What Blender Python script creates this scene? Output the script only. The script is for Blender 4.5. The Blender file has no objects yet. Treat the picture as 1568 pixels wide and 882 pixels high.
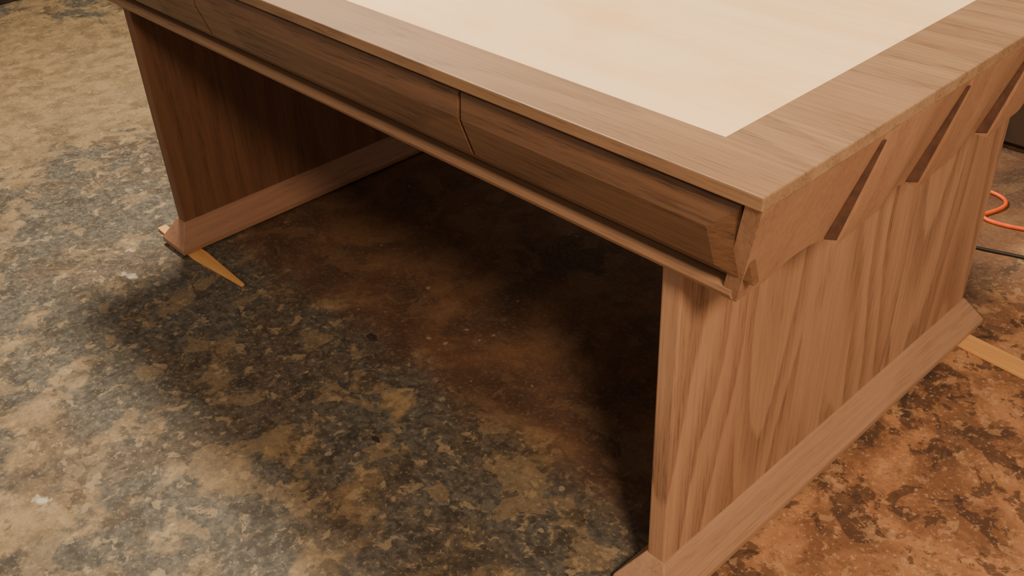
import bpy, bmesh, math, random
import numpy as np
from mathutils import Matrix, Vector, noise
random.seed(4)
scn=bpy.context.scene
def lin(c):
    return tuple(((v/255)/12.92 if v/255<=.04045 else ((v/255+.055)/1.055)**2.4) for v in c)+(1,)
# ------------------------------------------------------------ node helpers
class NT:
    def __init__(s,name):
        s.m=bpy.data.materials.new(name);s.m.use_nodes=True;s.t=s.m.node_tree
        s.b=s.t.nodes['Principled BSDF'];s.L=s.t.links
    def n(s,typ,**k):
        x=s.t.nodes.new(typ)
        for a,v in k.items():
            if a.startswith('i_'): x.inputs[a[2:].replace('_',' ')].default_value=v
            else: setattr(x,a,v)
        return x
    def l(s,a,b): s.L.new(a,b)
    def math(s,op,a,b=None,c=None,clamp=False):
        x=s.n('ShaderNodeMath',operation=op,use_clamp=clamp)
        for i,v in enumerate((a,b,c)):
            if v is None: continue
            if hasattr(v,'links'): s.l(v,x.inputs[i])
            else: x.inputs[i].default_value=v
        return x.outputs[0]
    def coords(s): return s.n('ShaderNodeTexCoord').outputs['Object']
    def mapping(s,v,scale=(1,1,1),loc=(0,0,0),rot=(0,0,0)):
        m=s.n('ShaderNodeMapping');m.inputs['Scale'].default_value=scale;m.inputs['Location'].default_value=loc;m.inputs['Rotation'].default_value=rot
        s.l(v,m.inputs['Vector']);return m.outputs[0]
    def noise(s,v,scale,detail=4,rough=.55,dist=0):
        x=s.n('ShaderNodeTexNoise');x.inputs['Scale'].default_value=scale;x.inputs['Detail'].default_value=detail
        x.inputs['Roughness'].default_value=rough;x.inputs['Distortion'].default_value=dist
        s.l(v,x.inputs['Vector']);return x.outputs['Fac']
    def ramp(s,f,a,b,smooth=True):
        x=s.n('ShaderNodeMapRange');x.interpolation_type='SMOOTHSTEP' if smooth else 'LINEAR'
        x.inputs['From Min'].default_value=a;x.inputs['From Max'].default_value=b
        s.l(f,x.inputs['Value']);return x.outputs[0]
    def mix(s,f,a,b,mode='MIX'):
        x=s.n('ShaderNodeMix',data_type='RGBA',blend_type=mode)
        for i,v in ((0,f),(6,a),(7,b)):
            if hasattr(v,'links'): s.l(v,x.inputs[i])
            else: x.inputs[i].default_value=v
        return x.outputs[2]
    def bump(s,h,st,dist=.002):
        x=s.n('ShaderNodeBump');x.inputs['Strength'].default_value=st;x.inputs['Distance'].default_value=dist
        s.l(h,x.inputs['Height']);s.l(x.outputs[0],s.b.inputs['Normal'])
def oak(name,grain,light,dark,board=None,rough=.5,seed=0,ringN=9,cath=.22,pore=.35,across=6.0,med_=.26,along=.75,medac=130):
    """grain axis 0/1/2; board=(axis,width) glue-up boards"""
    T=NT(name);c=T.coords()
    sep=T.n('ShaderNodeSeparateXYZ');T.l(c,sep.inputs[0])
    comp=[sep.outputs[i] for i in range(3)]
    k=None
    if board:
        k=T.math('FLOOR',T.math('DIVIDE',T.math('ADD',comp[board[0]],.013),board[1]))
        comp[grain]=T.math('ADD',comp[grain],T.math('MULTIPLY',k,2.37))
    cb=T.n('ShaderNodeCombineXYZ')
    for i in range(3): T.l(comp[i],cb.inputs[i])
    v=cb.outputs[0]
    def sc(al,ac): 
        s=[ac]*3;s[grain]=al;return tuple(s)
    loc=(seed*1.3,seed*.7,seed*2.1)
    big=T.noise(T.mapping(v,sc(along,across),loc),1,1.0,.35,.15)
    wob=T.noise(T.mapping(v,sc(8,50),loc),1,3,.6)
    ring=T.math('FRACT',T.math('ADD',T.math('MULTIPLY',big,ringN),T.math('MULTIPLY',wob,.30)))
    line=T.math('MULTIPLY',T.ramp(ring,.15,.9),T.ramp(ring,1.0,.90))
    fine=T.noise(T.mapping(v,sc(18,400),loc),1,3,.65)
    pr=T.ramp(fine,.50,.63)
    med=T.noise(T.mapping(v,sc(3.0,medac),loc),1,4,.62)
    md=T.ramp(med,.32,.68)
    f=T.math('ADD',T.math('MULTIPLY',line,cath),T.math('MULTIPLY',md,med_))
    f=T.math('ADD',f,T.math('MULTIPLY',T.math('MULTIPLY',pr,T.math('ADD',T.math('MULTIPLY',line,.7),.4)),pore),clamp=True)
    tone=T.noise(T.mapping(v,sc(.8,5),(5,2,seed)),1,2)
    col=T.mix(f,lin(light),lin(dark))
    col=T.mix(T.math('MULTIPLY',T.ramp(tone,.35,.7),.30),col,lin([light[0]*.80,light[1]*.73,light[2]*.68]))
    if k is not None:
        wn=T.n('ShaderNodeTexWhiteNoise',noise_dimensions='1D');T.l(k,wn.inputs['W'])
        col=T.mix(T.math('MULTIPLY',wn.outputs['Value'],.26),col,lin([light[0]*.72,light[1]*.67,light[2]*.64]))
    T.l(col,T.b.inputs['Base Color'])
    r=T.math('ADD',T.math('MULTIPLY',f,.15),rough);T.l(r,T.b.inputs['Roughness'])
    T.b.inputs['Specular IOR Level'].default_value=.42
    T.bump(T.math('SUBTRACT',1.0,pr),.12,.0005)
    return T.m
M_top=oak('oak_veneer_top',0,(154,127,100),(90,70,56),None,.42,1,14,.20,.34,5.5,.26,.75,190)
M_x=oak('oak_grain_long',0,(118,90,69),(64,46,36),None,.42,3,12,.2,.44,6,.32,.75,170)
M_rail=oak('oak_rail_lit',0,(152,121,95),(98,74,58),None,.45,13,6,.12)  # same oak made lighter: light on the rail nose put into the colour
M_y=oak('oak_grain_depth',1,(168,137,112),(122,93,75),None,.48,5,7,.12,.32)
M_z=oak('oak_panel_vertical',2,(174,140,113),(104,75,58),(1,.145),.48,7,9,.42,.32,5.0,.22,1.0,150)
M_zl=oak('oak_panel_vertical_shaded',2,(120,87,66),(72,49,38),(1,.145),.5,17,9,.28,.34)  # same oak as the right leg, dim light on the left put into the colour
M_yl=oak('oak_foot_shaded',1,(154,119,98),(108,79,64),None,.5,25,7,.12,.3)  # left foot: shaded copy of the foot oak, dimness painted in
M_zf=oak('oak_end_fascia',2,(168,134,108),(110,80,63),(1,.178),.47,9,6,.18,.32,6,.22,.75,150)
T=NT('maple_veneer');c=T.coords()
a=T.noise(T.mapping(c,(1.5,22,1)),1,4,.6,.3);b=T.noise(T.mapping(c,(20,300,1)),1,2,.6)
f=T.math('ADD',T.math('MULTIPLY',T.ramp(a,.3,.75),.6),T.math('MULTIPLY',T.ramp(b,.4,.7),.2))
blot=T.noise(c,5,3,.5)
col=T.mix(f,lin((255,231,184)),lin((248,208,150)));col=T.mix(T.math('MULTIPLY',T.ramp(blot,.50,.75),.45),col,lin((242,190,122)))
T.l(col,T.b.inputs['Base Color']);T.b.inputs['Roughness'].default_value=.4;M_maple=T.m
T=NT('raw_pine');c=T.coords();a=T.noise(T.mapping(c,(3,60,60)),1,3)
T.l(T.mix(a,lin((220,176,114)),lin((182,130,76))),T.b.inputs['Base Color']);T.b.inputs['Roughness'].default_value=.7;M_pine=T.m
def plain(name,c1,c2,sc=20,rough=.6):
    T=NT(name);a=T.noise(T.coords(),sc,4)
    T.l(T.mix(T.ramp(a,.35,.65),lin(c1),lin(c2)),T.b.inputs['Base Color']);T.b.inputs['Roughness'].default_value=rough;return T.m
M_cord=plain('orange_rubber',(235,95,30),(215,80,25),30,.45)
M_black=plain('black_rubber',(28,26,25),(18,17,17),30,.5)
M_dirt=plain('dark_dirt',(52,40,32),(34,28,24),90,.9)
M_gap_shade=plain('dark_recess_shade',(62,41,30),(48,31,23),60,.8)  # gap shadow behind the drawers, painted as a dark board colour
M_groove_shade=plain('groove_shade',(82,56,42),(66,44,33),60,.8)  # dark colour standing in for shade at the fascia steps
M_dark=plain('dark_painted_wood',(60,44,34),(34,26,22),9,.7)
M_wall=plain('workshop_wall',(92,80,64),(74,64,52),3,.9)
# ------------------------------------------------------------ mesh helpers
def mkobj(name,verts,faces,mat,parent=None,bevel=0,seg=2,smooth=False):
    me=bpy.data.meshes.new(name);me.from_pydata([tuple(v) for v in verts],[],faces)
    bm=bmesh.new();bm.from_mesh(me);bmesh.ops.recalc_face_normals(bm,faces=bm.faces);bm.to_mesh(me);bm.free()
    me.materials.append(mat);o=bpy.data.objects.new(name,me);scn.collection.objects.link(o)
    if parent: o.parent=parent
    if bevel:
        b=o.modifiers.new('bevel','BEVEL');b.width=bevel;b.segments=seg;b.limit_method='ANGLE';b.angle_limit=math.radians(25)
    if smooth:
        for p in me.polygons:p.use_smooth=True
    return o
BF=[(0,1,2,3),(4,5,6,7),(0,1,5,4),(1,2,6,5),(2,3,7,6),(3,0,4,7)]
def box(name,x0,x1,y0,y1,z0,z1,mat,parent=None,bevel=0,seg=2):
    v=[(x0,y0,z0),(x1,y0,z0),(x1,y1,z0),(x0,y1,z0),(x0,y0,z1),(x1,y0,z1),(x1,y1,z1),(x0,y1,z1)]
    return mkobj(name,v,BF,mat,parent,bevel,seg)
def hexa(name,bot,top,mat,parent=None,bevel=0,seg=2):
    return mkobj(name,list(bot)+list(top),BF,mat,parent,bevel,seg)
def rings(name,rs,mat,parent=None,bevel=0,seg=2):
    v=[];f=[]
    for x0,x1,y0,y1,z in rs: v+=[(x0,y0,z),(x1,y0,z),(x1,y1,z),(x0,y1,z)]
    n=len(rs)
    f.append((0,1,2,3));f.append(tuple(4*(n-1)+i for i in range(4)))
    for k in range(n-1):
        for i in range(4):
            j=(i+1)%4;f.append((4*k+i,4*k+j,4*k+4+j,4*k+4+i))
    return mkobj(name,v,f,mat,parent,bevel,seg)
# ------------------------------------------------------------ DESK
XR,XL=-.030,-1.696
YF,YB=.049,1.087
ZT=.730;TH=.015
desk=bpy.data.objects.new('oak_desk',None);scn.collection.objects.link(desk)
ix0,ix1,iy0,iy1=XL+.097,XR-.097,YF+.076,YB-.076
def ringslab():
    v=[];
    O=[(XL,YF),(XR,YF),(XR,YB),(XL,YB)];I=[(ix0,iy0),(ix1,iy0),(ix1,iy1),(ix0,iy1)]
    for z in (ZT-TH,ZT):
        for p in O: v.append((*p,z))
        for p in I: v.append((*p,z))
    f=[]
    for i in range(4):
        j=(i+1)%4
        f.append((8+i,8+j,12+j,12+i));f.append((i,j,4+j,4+i));f.append((i,j,8+j,8+i));f.append((4+i,4+j,12+j,12+i))
    return mkobj('top_frame',v,f,M_top,desk,.0015,2)
ringslab()
box('inset_panel',ix0+.0002,ix1-.0002,iy0+.0002,iy1-.0002,ZT-TH+.001,ZT-.0010,M_maple,desk)
zf1=ZT-TH; zf0=.569
def outer(z):
    k=(zf1-z)/(zf1-zf0)
    return (XL+.002+.050*k, XR-.002-.050*k, YF+.003+.051*k, YB-.003-.051*k)
PITCH=.178
steps=[.267+PITCH*i for i in range(5)]
def end_fascia(name,side):
    AMP=.016
    def prof(y,after=False):
        prev=None
        for s in steps:
            if y>s or (after and abs(y-s)<1e-6): prev=s
        if prev is None: return 0.0
        t=(y-prev)/PITCH
        if t<.38: return AMP
        if t<.85: u=(t-.38)/.47; return AMP*(1-u*u*(3-2*u))
        return 0.
    def bot(y):
        ed=[.150]+steps+[1.2]
        for i in range(len(ed)-1):
            if ed[i]<y<ed[i+1]:
                t=(y-ed[i])/(ed[i+1]-ed[i])
                return .014*math.sin(math.pi*t)**1.0
        return 0
    yl=sorted(set([round(.052+.0057*i,5) for i in range(190) if .052+.0057*i<1.083]+[s for s in steps if s<1.06]))
    rows=[]
    for y in yl:
        if any(abs(y-s)<1e-6 for s in steps):
            rows.append((y-.0002,prof(y-.001)));rows.append((y+.0002,prof(y,True)))
        else: rows.append((y,prof(y)))
    ylo,yhi=yl[0],yl[-1]
    v=[];f=[];nz=6
    xo=lambda z:(outer(z)[1] if side>0 else outer(z)[0])
    cols=[]
    for (y,o) in rows:
        col=[];zb_=zf0-.003+bot(y)
        for layer in (0,1):
            for j in range(nz+1):
                jj=j if layer==0 else nz-j
                z=zb_+(zf1-zb_)*jj/nz
                y0,y1=outer(z)[2:];yy=max(y0,min(y1,y))
                if y==ylo: yy=y0
                if y==yhi: yy=y1
                col.append(len(v))
                fade=1-.82*(jj/nz)**1.6
                v.append((xo(z)+side*o*fade,yy,z) if layer==0 else (xo(z)-side*.018,yy,z))
        cols.append(col)
    n=len(cols[0])
    for a,b in zip(cols,cols[1:]):
        for j in range(n):
            k=(j+1)%n;f.append((a[j],b[j],b[k],a[k]))
    f.append(tuple(cols[0]));f.append(tuple(reversed(cols[-1])))
    mkobj(name,v,f,M_zf,desk)
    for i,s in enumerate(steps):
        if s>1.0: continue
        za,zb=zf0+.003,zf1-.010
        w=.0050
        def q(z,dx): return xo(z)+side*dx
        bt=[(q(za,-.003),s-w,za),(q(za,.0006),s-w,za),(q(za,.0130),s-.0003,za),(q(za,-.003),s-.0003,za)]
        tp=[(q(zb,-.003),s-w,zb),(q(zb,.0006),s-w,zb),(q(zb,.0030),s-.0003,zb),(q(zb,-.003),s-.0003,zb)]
        hexa(name+'_shade_strip_%d'%i,bt,tp,M_groove_shade,desk)  # added dark strip that paints the shade line before each step
end_fascia('end_fascia_right',1);end_fascia('end_fascia_left',-1)
def slant_board(name,x0,x1,d,th,z0,z1,mat,back=False):
    def yy(z,dd):
        o=outer(z); return (o[2]+dd) if not back else (o[3]-dd)
    bot=[(x0,yy(z0,d),z0),(x1,yy(z0,d),z0),(x1,yy(z0,d+th),z0),(x0,yy(z0,d+th),z0)]
    top=[(x0,yy(z1,d),z1),(x1,yy(z1,d),z1),(x1,yy(z1,d+th),z1),(x0,yy(z1,d+th),z1)]
    return hexa(name,bot,top,mat,desk)
slant_board('front_backing',XL+.062,XR-.062,.016,.014,zf0+.004,zf1,M_gap_shade)
slant_board('back_apron',XL+.06,XR-.06,.0,.02,zf0+.004,zf1,M_x,True)
def rail(name,back=False):
    o=outer(zf0)
    prof=[(.022,.0),(.004,.0),(-.003,.004),(-.006,.010),(-.005,.016),(-.001,.0205),(.006,.0225),(.022,.0235)]
    v=[];f=[]
    for x in (o[0]+.004,o[1]-.004):
        for a,b in prof:
            z=zf0-.003+b
            y=(o[2]+a) if not back else (o[3]-a)
            v.append((x,y,z))
    n=len(prof)
    for i in range(n):
        j=(i+1)%n;f.append((i,j,n+j,n+i))
    f.append(tuple(range(n)));f.append(tuple(range(n,2*n)))
    return mkobj(name,v,f,M_rail,desk,.0006,1)
rail('bottom_rail_front');rail('bottom_rail_back',True)
box('soffit',XL+.08,XR-.08,.125,1.02,.583,.595,M_x,desk)
def drawer(name,x0,x1,bl,brr):
    z0,z1=.597,.7035
    y0=outer(z0)[2];y1=outer(z1)[2]
    up=Vector((0,y1-y0,z1-z0));H=up.length;up.normalize()
    nrm=Vector((1,0,0)).cross(up)
    if nrm.y>0:nrm=-nrm
    org=Vector((0,y0,z0))
    def P(u,vv,n):
        p=org+up*vv+nrm*n;return (u,p.y,p.z)
    rs=[]
    for iu,iv,n in [(0,0,-.014),(0,0,-.006),(.0010,.0012,-.0048)]: rs.append([(x0+iu,iv,n),(x1-iu,iv,n),(x1-iu,H-iv,n),(x0+iu,H-iv,n)])
    rs.append([(x0+bl,.027,.0085),(x1-brr,.027,.0085),(x1-brr,H-.030,.0085),(x0+bl,H-.030,.0085)])
    v=[P(*p) for r in rs for p in r];f=[(0,1,2,3)];m=len(rs);f.append(tuple(4*(m-1)+i for i in range(4)))
    for k in range(m-1):
        for i in range(4):
            j=(i+1)%4;f.append((4*k+i,4*k+j,4*k+4+j,4*k+4+i))
    return mkobj(name,v,f,M_x,desk,.0006,1)
drawer('drawer_front_1',-.4470,-.060,.0014,.034);drawer('drawer_front_2',-1.068,-.4494,.0014,.0014);drawer('drawer_front_3',XL+.034,-1.0704,.034,.0014)
LY0,LY1=.135,1.001
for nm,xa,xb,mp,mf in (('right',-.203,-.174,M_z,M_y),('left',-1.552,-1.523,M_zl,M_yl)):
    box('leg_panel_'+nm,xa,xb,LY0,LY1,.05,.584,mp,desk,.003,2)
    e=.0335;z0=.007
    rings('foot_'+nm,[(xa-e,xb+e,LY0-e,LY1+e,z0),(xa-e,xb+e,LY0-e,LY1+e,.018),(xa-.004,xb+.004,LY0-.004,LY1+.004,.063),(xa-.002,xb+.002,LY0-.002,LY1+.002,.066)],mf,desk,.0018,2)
# ------------------------------------------------------------ wood strips (shims) under the feet
def strip(name,pts,z1):
    v=[(x,y,0.0005) for x,y in pts]+[(x,y,z1) for x,y in pts];n=len(pts)
    f=[tuple(range(n)),tuple(range(n,2*n))]+[(i,(i+1)%n,n+(i+1)%n,n+i) for i in range(n)]
    return mkobj(name,v,f,M_pine,None,.0006,1)
strip('wood_shim',[(-1.65,.120),(-1.47,.112),(-1.298,.130),(-1.298,.137),(-1.47,.146),(-1.65,.140)],.0068)
strip('wood_shim',[(-.26,.955),(.03,.930),(.035,.972),(-.26,.998)],.0068)
strip('wood_shim',[(-.225,.125),(-.15,.125),(-.15,.160),(-.225,.160)],.0068)
strip('wood_shim',[(-1.575,.955),(-1.50,.955),(-1.50,.99),(-1.575,.99)],.0068)
# ------------------------------------------------------------ cords
def cord(name,pts,r,mat):
    cu=bpy.data.curves.new(name,'CURVE');cu.dimensions='3D';cu.bevel_depth=r;cu.bevel_resolution=4
    s=cu.splines.new('NURBS');s.points.add(len(pts)-1);s.order_u=4;s.use_endpoint_u=True
    for p,q in zip(s.points,pts):p.co=(*q,1)
    cu.materials.append(mat);o=bpy.data.objects.new(name,cu);scn.collection.objects.link(o);return o
r=.0045
cord('orange_extension_cord',[(.6,1.9,r),(.2,1.60,r),(-.10,1.47,r),(-.23,1.42,r),(-.29,1.40,r),(-.33,1.41,r),(-.31,1.45,r),(-.30,1.50,r),(-.33,1.53,r),(-.40,1.53,r),(-.55,1.50,r),(-.8,1.45,r)],r,M_cord)
r=.0035
cord('black_power_cord',[(.8,1.55,r),(.3,1.45,r),(.0,1.36,r),(-.19,1.315,r),(-.27,1.28,r),(-.4,1.26,r),(-.7,1.32,r),(-1.,1.5,r)],r,M_black)
# ------------------------------------------------------------ background clutter
cr=bpy.data.objects.new('storage_crate',None);scn.collection.objects.link(cr)
for i in range(4): box('slat_%d'%i,-.95,.35,1.76,1.78,.02+.15*i,.15+.15*i,M_dark,cr,.003)
for i,x in enumerate((-.95,-.32,.31)): box('post_%d'%i,x,x+.04,1.78,1.82,0.001,.62,M_dark,cr,.003)
box('crate_top',-.97,.37,1.75,2.2,.62,.645,M_dark,cr,.003)
lp=bpy.data.objects.new('lumber_pile',None);scn.collection.objects.link(lp)
for i in range(5):
    box('board_%d'%i,-3.85-.03*i,-3.62-.02*i,-.3,1.4+.1*i,.001+.026*i,.025+.026*i,M_dark if i<4 else M_pine,lp,.002)
# ------------------------------------------------------------ floor
NX,NY=260,200
fx0,fx1,fy0,fy1=-5.0,1.6,-1.6,3.4
xs=np.linspace(fx0,fx1,NX);ys=np.linspace(fy0,fy1,NY)
v=[(x,y,0) for y in ys for x in xs]
f=[(j*NX+i,j*NX+i+1,(j+1)*NX+i+1,(j+1)*NX+i) for j in range(NY-1) for i in range(NX-1)]
me=bpy.data.meshes.new('floor');me.from_pydata(v,[],f)
X,Y=np.meshgrid(xs,ys)
def g(cx,cy,rx,ry,a=1,rot=0):
    c,s=math.cos(rot),math.sin(rot);dx,dy=X-cx,Y-cy;u=(dx*c+dy*s)/rx;w=(-dx*s+dy*c)/ry
    return a*np.exp(-(u*u+w*w))
sl=.43+0*X
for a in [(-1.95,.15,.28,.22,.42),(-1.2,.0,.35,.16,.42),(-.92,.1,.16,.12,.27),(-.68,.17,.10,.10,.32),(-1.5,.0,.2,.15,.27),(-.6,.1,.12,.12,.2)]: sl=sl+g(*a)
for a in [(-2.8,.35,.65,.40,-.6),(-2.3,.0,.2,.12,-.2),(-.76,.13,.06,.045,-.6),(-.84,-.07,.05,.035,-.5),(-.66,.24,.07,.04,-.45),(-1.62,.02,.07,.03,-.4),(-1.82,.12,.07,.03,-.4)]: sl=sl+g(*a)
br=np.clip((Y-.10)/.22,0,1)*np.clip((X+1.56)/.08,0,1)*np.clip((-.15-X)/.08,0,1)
ru=np.clip((X+.24)/.1,0,1)
wh=0*X
for a in [(-1.52,-.01,.03,.018),(-1.18,-.23,.015,.012),(-1.0,-.42,.018,.013),(-.705,.20,.015,.010),(-1.88,.17,.025,.018),(-1.62,.03,.018,.012)]: wh=np.maximum(wh,g(*a))
at=me.color_attributes.new('region','FLOAT_COLOR','POINT')
at.data.foreach_set('color',np.stack([np.clip(sl,0,1),np.clip(br,0,1),ru,np.clip(wh,0,1)],-1).astype(np.float32).ravel())
fl=bpy.data.objects.new('floor',me);scn.collection.objects.link(fl)
T=NT('stained_concrete');c=T.coords()
A=T.n('ShaderNodeAttribute',attribute_name='region');sp=T.n('ShaderNodeSeparateColor');T.l(A.outputs['Color'],sp.inputs[0])
SL,BR,RU=sp.outputs[0],sp.outputs[1],sp.outputs[2]
n1=T.noise(c,5,10,.62,.4)
n2=T.noise(T.mapping(c,(1,1,1),(3,7,0)),16,8,.62,.5)
n3=T.noise(T.mapping(c,(1,1,1),(9,1,0)),60,6,.65,.3)
n4=T.noise(T.mapping(c,(1,1,1),(2,5,0)),130,3,.6)
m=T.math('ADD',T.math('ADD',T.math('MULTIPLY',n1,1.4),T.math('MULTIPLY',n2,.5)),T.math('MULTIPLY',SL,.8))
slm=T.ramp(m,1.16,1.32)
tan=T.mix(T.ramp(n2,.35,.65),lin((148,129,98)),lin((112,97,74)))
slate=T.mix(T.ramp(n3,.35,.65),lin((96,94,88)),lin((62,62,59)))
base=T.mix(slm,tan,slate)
film=T.ramp(T.noise(T.mapping(c,(1,1,1),(11,3,0)),3.5,8,.62,.3),.46,.58)
base=T.mix(T.math('MULTIPLY',T.math('MULTIPLY',film,.55),T.ramp(SL,.05,.3)),base,T.mix(T.ramp(n3,.35,.65),lin((100,84,67)),lin((66,57,46))))
p3=T.noise(T.mapping(c,(1,1,1),(41,3,0)),10,6,.60,.5)
base=T.mix(T.math('MULTIPLY',T.ramp(p3,.56,.58),.60),base,T.mix(n3,lin((150,132,104)),lin((106,92,72))))
p=T.noise(T.mapping(c,(1,1,1),(21,13,0)),30,7,.62,.4)
base=T.mix(T.math('MULTIPLY',T.ramp(p,.58,.61),.6),base,lin((156,140,112)))
p2=T.noise(T.mapping(c,(1,1,1),(5,19,0)),13,7,.64,.4)
base=T.mix(T.math('MULTIPLY',T.math('MULTIPLY',T.ramp(p2,.55,.59),.6),T.ramp(SL,-.1,.35)),base,lin((48,44,39)))
base=T.mix(T.math('MULTIPLY',T.ramp(n4,.56,.68),.38),base,lin((168,152,124)))
base=T.mix(T.math('MULTIPLY',T.ramp(n4,.44,.32),.38),base,lin((46,40,33)))
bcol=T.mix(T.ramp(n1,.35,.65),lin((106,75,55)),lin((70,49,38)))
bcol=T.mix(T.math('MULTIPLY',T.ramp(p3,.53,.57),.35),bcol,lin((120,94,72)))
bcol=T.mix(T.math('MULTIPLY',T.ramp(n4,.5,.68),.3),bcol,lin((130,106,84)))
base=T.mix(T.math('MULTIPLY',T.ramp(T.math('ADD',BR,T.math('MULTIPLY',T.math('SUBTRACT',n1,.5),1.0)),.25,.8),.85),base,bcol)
rcol=T.mix(T.ramp(n1,.42,.56),lin((168,125,90)),lin((122,88,64)))
rcol=T.mix(T.math('MULTIPLY',T.ramp(n2,.54,.60),.6),rcol,lin((92,68,54)))
rcol=T.mix(T.math('MULTIPLY',T.ramp(p3,.55,.57),.70),rcol,lin((64,48,40)))
rcol=T.mix(T.math('MULTIPLY',T.ramp(p2,.56,.59),.7),rcol,lin((58,45,38)))
rcol=T.mix(T.math('MULTIPLY',T.ramp(p,.57,.60),.4),rcol,lin((190,154,118)))
rcol=T.mix(T.math('MULTIPLY',T.ramp(n4,.58,.68),.45),rcol,lin((202,176,146)))
rcol=T.mix(T.math('MULTIPLY',T.ramp(n4,.44,.32),.4),rcol,lin((58,43,36)))
base=T.mix(RU,base,rcol)
vo=T.n('ShaderNodeTexVoronoi',feature='F1');vo.inputs['Scale'].default_value=24;vo.inputs['Randomness'].default_value=1
T.l(c,vo.inputs['Vector'])
rs=T.n('ShaderNodeSeparateColor');T.l(vo.outputs['Color'],rs.inputs[0])
rad=T.math('MULTIPLY',T.ramp(rs.outputs[0],.6,1.0),.12)
fleck=T.math('LESS_THAN',T.math('ADD',vo.outputs['Distance'],T.math('MULTIPLY',T.math('SUBTRACT',n3,.5),.6)),rad)
base=T.mix(T.math('MULTIPLY',fleck,.4),base,lin((180,168,142)))
WH=T.math('ADD',A.outputs['Alpha'],T.math('MULTIPLY',T.math('SUBTRACT',n3,.5),1.6))
base=T.mix(T.math('MULTIPLY',T.math('MULTIPLY',T.ramp(WH,.4,.9),T.math('GREATER_THAN',A.outputs['Alpha'],.06)),.75),base,lin((208,202,186)))
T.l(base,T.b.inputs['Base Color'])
T.l(T.math('ADD',.50,T.math('MULTIPLY',n2,.4)),T.b.inputs['Roughness'])
T.bump(T.math('ADD',n3,T.math('MULTIPLY',n2,1.5)),.4,.003)
me.materials.append(T.m)
box('wall_back',-5.0,1.6,3.4,3.5,0,2.8,M_wall)
box('wall_left',-5.1,-5.0,-1.6,3.5,0,2.8,M_wall)
def debris(name,x,y,s,mat):
    bm=bmesh.new();bmesh.ops.create_icosphere(bm,subdivisions=3,radius=s)
    for w in bm.verts:
        k=1+.6*noise.noise(w.co*(1.2/s)+Vector((x*9,y*9,0)));w.co=Vector((w.co.x*k*1.3,w.co.y*k*.7,max(w.co.z*k*.4,-.3*s)))
    mn=min(w.co.z for w in bm.verts)
    for w in bm.verts:w.co+=Vector((x,y,-mn))
    m=bpy.data.meshes.new(name);bm.to_mesh(m);bm.free();m.materials.append(mat)
    o=bpy.data.objects.new(name,m);scn.collection.objects.link(o)
debris('dirt_clod',-.955,.213,.010,M_dirt)
debris('dirt_clod',-.72,.045,.007,M_dirt)
# ------------------------------------------------------------ lights
def area(name,loc,tgt,size,power,col,spread=180):
    l=bpy.data.lights.new(name,'AREA');l.size=size;l.energy=power;l.color=col;l.shape='DISK';l.spread=math.radians(spread)
    o=bpy.data.objects.new(name,l);o.location=loc;scn.collection.objects.link(o)
    o.rotation_euler=(Vector(tgt)-Vector(loc)).to_track_quat('-Z','Y').to_euler();return o
area('shop_lamp_right',(1.10,-.72,1.88),(.5,.8,0),.34,38,(1,.68,.42),130)
area('shop_lamp_left',(-2.3,.75,2.9),(-.8,.5,0),.5,124,(1,.80,.56),150)
w=bpy.data.worlds.new('World');scn.world=w;w.use_nodes=True
w.node_tree.nodes['Background'].inputs[0].default_value=(1,.76,.56,1);w.node_tree.nodes['Background'].inputs[1].default_value=.48
# ------------------------------------------------------------ camera
R=np.array([0.68832,0.72425,-0.04087,0.38753,-0.41476,-0.82328,-0.61322,0.55084,-0.56616]).reshape(3,3)
cd=bpy.data.cameras.new('camera');cam=bpy.data.objects.new('camera',cd);scn.collection.objects.link(cam)
m=Matrix.Identity(4)
for i in range(3):
    m[i][0]=R[0][i];m[i][1]=-R[1][i];m[i][2]=-R[2][i]
m[0][3],m[1][3],m[2][3]=.3806,-.6173,1.1651
cam.matrix_world=m;cd.sensor_width=36;cd.lens=36*1533.9/1568;cd.clip_start=.02
scn.camera=cam
